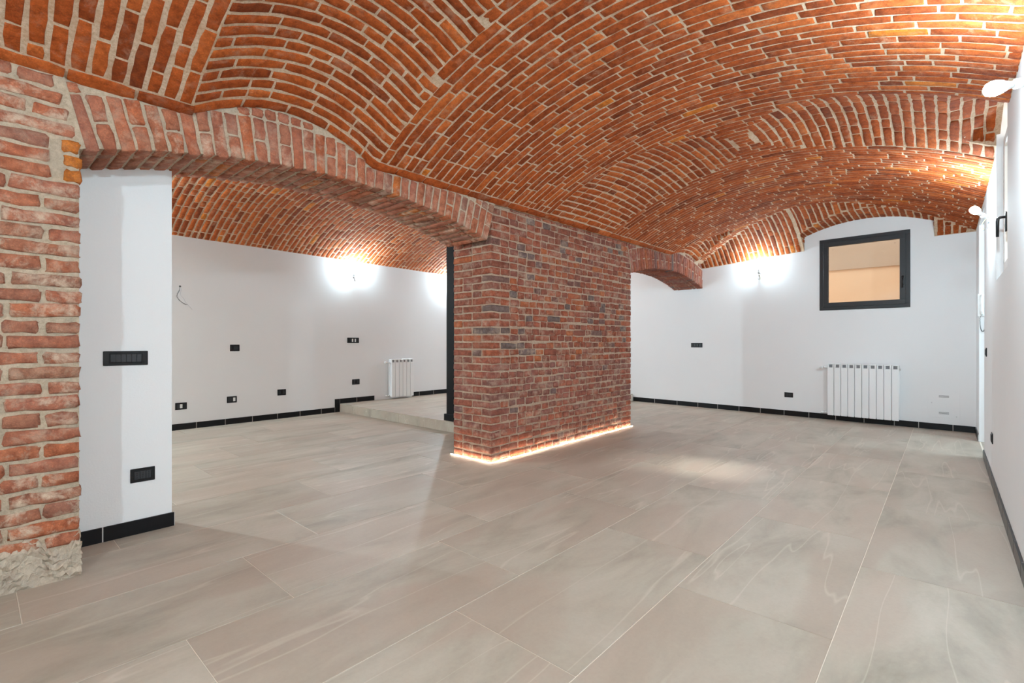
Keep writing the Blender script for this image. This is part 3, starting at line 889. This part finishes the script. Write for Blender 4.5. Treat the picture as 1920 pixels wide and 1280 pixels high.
# ------------------------------------------------------------------ radiators
def radiator(label, n, W, H, loc, rz, valve_side):
    """local x along the wall, +y into the room, origin on the wall face at the lower centre of the radiator"""
    root = empty('radiator', loc, rz); tag(root, label, 'radiator', 'aluminium column radiators')
    p = W / n; gap, D = 0.028, 0.095
    mbe = MB(); a = p / 2 - 0.0022
    mbe.box(-a, a, gap + D - 0.016, gap + D, 0.0, H - 0.055, 0.004)            # front plate
    mbe.box(-0.010, 0.010, gap + 0.012, gap + D - 0.014, 0.03, H - 0.06)       # web
    mbe.box(-a, a, gap, gap + 0.014, 0.03, H - 0.06, 0.004)                    # back plate
    mbe.box(-a, a, gap + 0.01, gap + D - 0.012, 0.012, 0.045, 0.006)           # lower header
    mbe.box(-a, a, gap + 0.008, gap + D - 0.03, H - 0.075, H - 0.04, 0.006)    # upper header
    mbe.box(-a, -a + 0.017, gap + 0.004, gap + D - 0.004, H - 0.056, H - 0.012, 0.003)
    mbe.box(a - 0.017, a, gap + 0.004, gap + D - 0.004, H - 0.056, H - 0.012, 0.003)
    mbe.box(-a, a, gap + 0.004, gap + 0.05, H - 0.014, H, 0.004)
    mbe.box(-a, a, gap + D - 0.03, gap + D - 0.002, H - 0.012, H - 0.001, 0.003)
    src = mbe.build('element', 'radiator', root); src.location = (-W / 2 + p / 2, 0, 0)
    m_ = MB(); m_.box(-a + 0.018, a - 0.018, gap + 0.03, gap + D - 0.02, H - 0.055, H - 0.016)
    gsrc = m_.build('grille', 'rad_dark', src)
    for i in range(1, n):
        e = src.copy(); COL.objects.link(e); e.parent = root; e.location = (-W / 2 + p * (i + 0.5), 0, 0)
        g_ = gsrc.copy(); COL.objects.link(g_); g_.parent = e
    s = valve_side; xe = s * W / 2
    m_ = MB(); m_.tube([(xe, gap + 0.04, H - 0.055), (xe + s * 0.05, gap + 0.04, H - 0.055)], 0.013, 12)
    m_.tube([(xe + s * 0.05, gap + 0.04, H - 0.055), (xe + s * 0.062, gap + 0.04, H - 0.055), (xe + s * 0.062, 0.004, H - 0.055)], 0.009, 10)
    m_.build('valve', 'radiator', root)
    m_ = MB(); m_.lathe([(0.016, 0), (0.02, 0.006), (0.021, 0.03), (0.017, 0.042)], (xe + s * 0.062, gap + 0.04, H - 0.055), (s, 0, 0), 14); m_.build('valve_knob', 'white_plastic', root)
    m_ = MB(); m_.tube([(xe, gap + 0.04, 0.03), (xe + s * 0.05, gap + 0.04, 0.03), (xe + s * 0.055, gap + 0.035, 0.03), (xe + s * 0.055, 0.014, 0.03)], 0.010, 10); m_.build('return_pipe', 'radiator', root)
    m_ = MB(); m_.lathe([(0.015, 0), (0.015, 0.025), (0.008, 0.032)], (xe + s * 0.055, gap + 0.04, 0.03), (s, 0, 0), 12); m_.build('lockshield_cap', 'white_plastic', root)
    m_ = MB(); m_.lathe([(0.016, 0), (0.016, 0.008), (0.006, 0.012)], (-xe, gap + 0.04, H - 0.055), (-s, 0, 0), 12); m_.build('bleed_plug', 'chrome', root)
    return root
radiator('ten-column white radiator on the far wall below the window', 10, 0.806, 0.732, (XF(0.86), 0.86, 0.078), FAR_ROT, 1)
radiator('narrow six-column white radiator on the raised platform', 6, 0.466, 0.66, (5.08, YB, PLAT_Z + 0.03), math.pi, 1)

# ------------------------------------------------------------------ sockets and switches
def plate(name, label, w, h, loc, rz, mods, group, extra=None):
    root = empty(name, loc, rz); tag(root, label, 'switch' if 'switch' in name else 'socket', group)
    m_ = MB(); m_.box(-w/2, w/2, 0.0002, 0.006, -h/2, h/2, 0.0025); m_.build('cover_plate', 'black_plastic', root)
    iw, ih = w * 0.70, h * 0.58
    m_ = MB()
    for bx in ((-iw/2 - .004, iw/2 + .004, ih/2, ih/2 + .004), (-iw/2 - .004, iw/2 + .004, -ih/2 - .004, -ih/2), (-iw/2 - .004, -iw/2, -ih/2, ih/2), (iw/2, iw/2 + .004, -ih/2, ih/2)):
        m_.box(bx[0], bx[1], 0.004, 0.0095, bx[2], bx[3], 0.001)
    m_.build('bezel', 'black_plastic', root)
    p = iw / len(mods)
    for i, md in enumerate(mods):
        xm = -iw/2 + p * (i + 0.5)
        m_ = MB(); m_.box(xm - p/2 + .0008, xm + p/2 - .0008, 0.003, 0.0085, -ih/2 + .0005, ih/2 - .0005, 0.001)
        k = m_.build('key' if md == 'k' else 'module', {'k': 'dark_key', 's': 'dark_key', 'b': 'black_plastic', 'w': 'white_plastic'}[md], root)
        if md == 's':
            m_ = MB()
            for dz in (-ih * 0.27, 0, ih * 0.27): m_.lathe([(0.0023, 0.0083), (0.0023, 0.0089)], (xm, 0, dz), (0, 1, 0), 8)
            m_.build('pin_hole', 'hole', k)
    return root
PT = (math.pi, 3.49)
plate('light_switch', 'long black six-gang light switch on the white partition', 0.203, 0.082, (0.592, 3.489, 1.017), math.pi, 'kkkkkk', 'black wall switches')
plate('wall_socket', 'black double socket low on the white partition above the skirting', 0.117, 0.080, (0.669, 3.489, 0.338), math.pi, 'sss', 'black wall sockets')
bw = [('light_switch', 'small black switch mid-height on the back wall', 2.41, 1.035, 0.12, 'kkb'),
      ('wall_socket', 'black socket with white module, nearest the partition on the back wall', 1.785, 0.30, 0.127, 'bws'),
      ('wall_socket', 'black socket with one white key, middle of the low three', 2.373, 0.333, 0.125, 'wss'),
      ('wall_socket', 'plain black socket, the low one nearest the step', 3.038, 0.381, 0.123, 'sbs'),
      ('light_switch', 'wide black switch plate with two white keys under the back-wall bulb', 4.185, 1.145, 0.212, 'bwbwkb'),
      ('wall_socket', 'black socket just above the step, left of the small radiator', 4.235, 0.462, 0.136, 'sbs')]
for nm, lb, x, z, w, md in bw:
    plate(nm, lb, w, 0.088, (x, YB - 0.001, z), math.pi, md, 'black wall switches' if nm == 'light_switch' else 'black wall sockets')
plate('light_switch', 'wide black switch on the far wall beside the pillar opening', 0.20, 0.076, (XF(3.21), 3.21, 1.063), FAR_ROT, 'kbkbkb', 'black wall switches')
plate('wall_socket', 'black socket low on the far wall left of the big radiator', 0.118, 0.074, (XF(1.786), 1.786, 0.314), FAR_ROT, 'sss', 'black wall sockets')
plate('light_switch', 'black switch seen edge-on beside the doorway in the right wall', 0.12, 0.08, (6.13, YR + 0.001, 1.02), 0, 'kkk', 'black wall switches')
plate('wall_socket', 'black socket seen edge-on low on the right wall', 0.12, 0.08, (5.37, YR + 0.001, 0.355), 0, 'sss', 'black wall sockets')

# ------------------------------------------------------------------ bare bulbs
def arc_pts(p0, p1, p2, n=10):
    p0, p1, p2 = Vector(p0), Vector(p1), Vector(p2)
    return [p0 * (1 - t) ** 2 + p1 * 2 * t * (1 - t) + p2 * t * t for t in (i / n for i in range(n + 1))]
def bare_bulb(label, loc, rz, direction, base=0.0, wires=True, r=0.03, k=1.0):
    """local +y into the room; the holder stands at the wall, the bulb points along direction"""
    root = empty('bare_bulb', loc, rz); tag(root, label, 'bulb', 'bare bulbs on the walls')
    d = Vector(direction).normalized(); h0 = Vector((0, 0.03 + base, 0))
    m_ = MB(); m_.tube([(0, 0, 0), h0], 0.006, 8); m_.lathe([(0.022, 0.0), (0.022, 0.004)], (0, 0, 0), (0, 1, 0), 14); m_.build('bracket', 'white_plastic', root)
    m_ = MB(); m_.lathe([(0.012, -0.012), (0.019, -0.006), (0.020, 0.032), (0.018, 0.036)], h0, d, 16); m_.build('lamp_holder', 'white_plastic', root)
    m_ = MB(); m_.lathe([(0.0135, 0.0), (0.015, 0.012), (0.018, 0.022), (0.024, 0.036)], h0 + d * 0.034, d, 18); m_.build('bulb_base', 'white_plastic', root)
    pr = [(0.024, 0.036), (0.028, 0.048), (r, 0.062), (0.0285, 0.076), (0.023, 0.088), (0.013, 0.0945), (0.002, 0.096)]
    m_ = MB(); m_.lathe(pr, h0 + d * 0.034, d, 18); m_.build('glass', bulb_mat(k), root)
    if wires:
        b0 = h0 - d * 0.012
        m_ = MB(); m_.tube(arc_pts(b0, b0 + Vector((0.03, 0.05, -0.05)), b0 + Vector((0.004, 0.03, -0.085))) + arc_pts(b0 + Vector((0.004, 0.03, -0.085)), b0 + Vector((-0.02, 0.0, -0.12)), (0, 0.002, -0.03))[1:], 0.0016, 6); m_.build('wire', 'cable_grey', root)
        m_ = MB(); m_.tube(arc_pts(b0, b0 + Vector((-0.03, 0.04, -0.04)), b0 + Vector((-0.03, 0.03, -0.075))) + arc_pts(b0 + Vector((-0.03, 0.03, -0.075)), b0 + Vector((-0.035, 0.02, -0.10)), b0 + Vector((-0.008, 0.015, -0.088)))[1:], 0.0016, 6); m_.build('wire', 'cable_yellow', root)
        m_ = MB(); m_.box(-0.009, 0.009, 0.008, 0.02, -0.05, -0.036, 0.002); m_.build('terminal_block', 'cable_grey', root)
    return root
bare_bulb('bright bare bulb on the right wall nearest the viewer', (2.86, YR, 2.165), 0, (-0.28, 1, -0.06), 0.0, False, 0.031, 0.65)
bare_bulb('bare bulb with loose wire loops on the right wall before the doorway', (5.57, YR, 2.135), 0, (-0.2, 0.55, 0.55), 0.0, True, 0.03, 0.6)
bare_bulb('bare bulb with dangling wires on the far wall above the low socket', (XF(2.2), 2.2, 2.205), FAR_ROT, (0, 0.35, 1), k=0.30)
bare_bulb('bare bulb with dangling wires on the back wall over the wide switch', (4.19, YB, 2.215), math.pi, (0.25, 0.4, 1), k=0.48)
bare_bulb('bare bulb on the back wall hidden behind the black post', (6.35, YB, 2.215), math.pi, (0, 0.4, 1), k=1.0)
bare_bulb('unseen, assumed bare bulb on the right wall behind the viewer', (-1.45, YR, 2.3), 0, (0, 1, 0.1), 0.02, False, k=1.1)  # unseen fill bulb, assumed where the pier's shadow edge points back to
bare_bulb('unseen bare bulb added on the right wall beside the viewer', (0.2, YR, 2.3), 0, (0, 1, 0.1), 0.0, False, k=1.1)  # added fill: lifts the white partition and softens the pier's shadow
bare_bulb('unseen bare bulb added on the far wall of the second room behind the pillar', (XF(5.9), 5.9, 2.205), FAR_ROT, (0, 0.35, 1))  # added out of sight to light the wall beyond the small arch
bare_bulb('unseen, assumed bare bulb in the lobby beyond the doorway', (7.0, -2.6, 2.15), 0, (0, 1, 0.1), 0.05, False, k=1.0)  # out of sight, assumed as source of the light patch by the doorway
bare_bulb('unseen bare bulb added on the back wall behind the white partition', (-0.6, YB, 2.2), math.pi, (0, 0.4, 1), k=3.6)  # strong extra bulb added out of sight to brighten the second room's walls

# loose cable end on the back wall
root = empty('cable_tail', (1.775, YB, 1.82), math.pi); tag(root, 'loose bundle of thin wires hanging out of the back wall', 'cable')
for k, (c, pts) in enumerate([('cable_grey', [(0, 0, 0), (0.02, 0.05, -0.05), (0.045, 0.05, -0.10), (0.03, 0.04, -0.16), (-0.015, 0.04, -0.21), (-0.055, 0.05, -0.235)]),
                              ('cable_blue', [(0, 0, 0), (0.0, 0.05, -0.04), (0.01, 0.05, -0.11), (-0.025, 0.05, -0.15), (-0.05, 0.04, -0.20), (-0.12, 0.05, -0.29)]),
                              ('steel_black', [(0, 0, 0), (0.015, 0.03, -0.06), (0.05, 0.04, -0.13), (0.02, 0.045, -0.18), (-0.03, 0.04, -0.215), (-0.07, 0.045, -0.232)])]):
    m_ = MB(); m_.tube(pts, 0.0022, 6); m_.build('wire', c, root)
m_ = MB(); m_.lathe([(0.012, 0.0005), (0.012, 0.002)], (0, 0, 0), (0, 1, 0), 12); m_.build('conduit_mouth', 'hole', root)

# ------------------------------------------------------------------ door entry handset
root = empty('intercom', (DOOR[1] + 0.0, YR - 0.030, 1.40), math.pi / 2); tag(root, 'white door entry handset with curly cord in the doorway reveal', 'intercom')
m_ = MB(); m_.box(-0.042, 0.042, 0.0, 0.022, 0.0, 0.25, 0.004); m_.build('base_plate', 'white_plastic', root)
m_ = MB(); m_.tube([(0.008, 0.03, 0.02), (0.010, 0.046, 0.03), (0.012, 0.05, 0.06), (0.012, 0.043, 0.12), (0.012, 0.05, 0.19), (0.010, 0.046, 0.225), (0.008, 0.03, 0.235)], [0.010, 0.016, 0.015, 0.011, 0.015, 0.016, 0.010], 12); m_.build('handset', 'white_plastic', root)
m_ = MB(); m_.tube([(0.020, 0.024, 0.03), (0.022, 0.032, 0.12), (0.020, 0.024, 0.22)], 0.002, 6); m_.build('seam', 'cable_grey', root)
m_ = MB(); m_.lathe([(0.004, 0.0218), (0.004, 0.0235)], (-0.028, 0, 0.195), (0, 1, 0), 10); m_.build('button', 'cable_grey', root)
pts = []
for i in range(121):
    t = i / 120; a = t * math.pi
    cx, cz = -0.024 * math.cos(a), -0.02 - 0.15 * math.sin(a) ** 0.8
    k = t * 2 * math.pi * 30
    pts.append((cx + 0.0045 * math.cos(k), 0.03 + 0.0045 * math.sin(k), cz))
m_ = MB(); m_.tube(pts, 0.0022, 5); m_.build('cord', 'cable_grey', root)
for pp in ([(-0.024, 0.02, 0.004), (-0.024, 0.03, -0.02)], [(0.010, 0.03, 0.02), (0.024, 0.03, -0.02)]):
    m_ = MB(); m_.tube(pp, 0.002, 6); m_.build('cord_end', 'cable_grey', root)

# ------------------------------------------------------------------ access panel with vents
root = empty('access_panel', (XF(0.025), 0.025, 0.32), FAR_ROT); tag(root, 'white access panel with two slotted vents low on the far wall', 'panel')
m_ = MB(); m_.box(-0.15, 0.15, 0.0002, 0.004, -0.165, 0.165, 0.0015); m_.build('cover', 'plaster', root)
for z_ in (0.105, -0.105):
    m_ = MB()
    for k in (-0.010, 0.0, 0.010): m_.box(-0.048, 0.048, 0.003, 0.0055, z_ + k - 0.0022, z_ + k + 0.0022)
    m_.build('vent_slots', 'cable_grey', root)
for sx, sz in ((0.118, 0.02), (-0.118, -0.14)):
    m_ = MB(); m_.lathe([(0.006, 0.0035), (0.006, 0.0055)], (sx, 0, sz), (0, 1, 0), 10); m_.build('screw', 'chrome', root)

# ------------------------------------------------------------------ black post behind the pillar
root = empty('steel_post', (4.05, 4.5, PLAT_Z)); tag(root, 'tall black steel post on the platform edge behind the brick pillar', 'post')
m_ = MB(); m_.box(-0.05, 0.06, -0.12, 0.195, 0.0, 2.64, 0.004); m_.build('shaft', 'steel_black', root)
m_ = MB(); m_.box(-0.068, 0.078, -0.138, 0.222, 0.0, 0.082, 0.003); m_.build('base_collar', 'steel_black', root)

# ------------------------------------------------------------------ light strips let into the floor round the pillar
def led(label, x0, x1, y0, y1):
    root = empty('light_strip', ((x0 + x1) / 2, (y0 + y1) / 2, 0.0)); tag(root, label, 'light strip', 'light strips at the pillar foot')
    w, d = (x1 - x0) / 2, (y1 - y0) / 2
    m_ = MB(); m_.box(-w, w, -d, d, 0.0003, 0.003, 0.0008); m_.build('channel', 'alu', root)
    i = 0.0025
    m_ = MB(); m_.box(-w + i, w - i, -d + i, d - i, 0.0028, 0.0055, 0.0012); m_.build('diffuser', 'led', root)
LO = 0.026
led('glowing light strip along the broad face of the brick pillar', PIL_X0 - LO, PIL_X1 + 0.01, PIL_Y0 - LO, PIL_Y0 - LO + 0.010)
led('short glowing light strip along the narrow face of the pillar', PIL_X0 - LO, PIL_X0 - LO + 0.010, PIL_Y0 - LO + 0.0105, PIL_Y1 + 0.02)
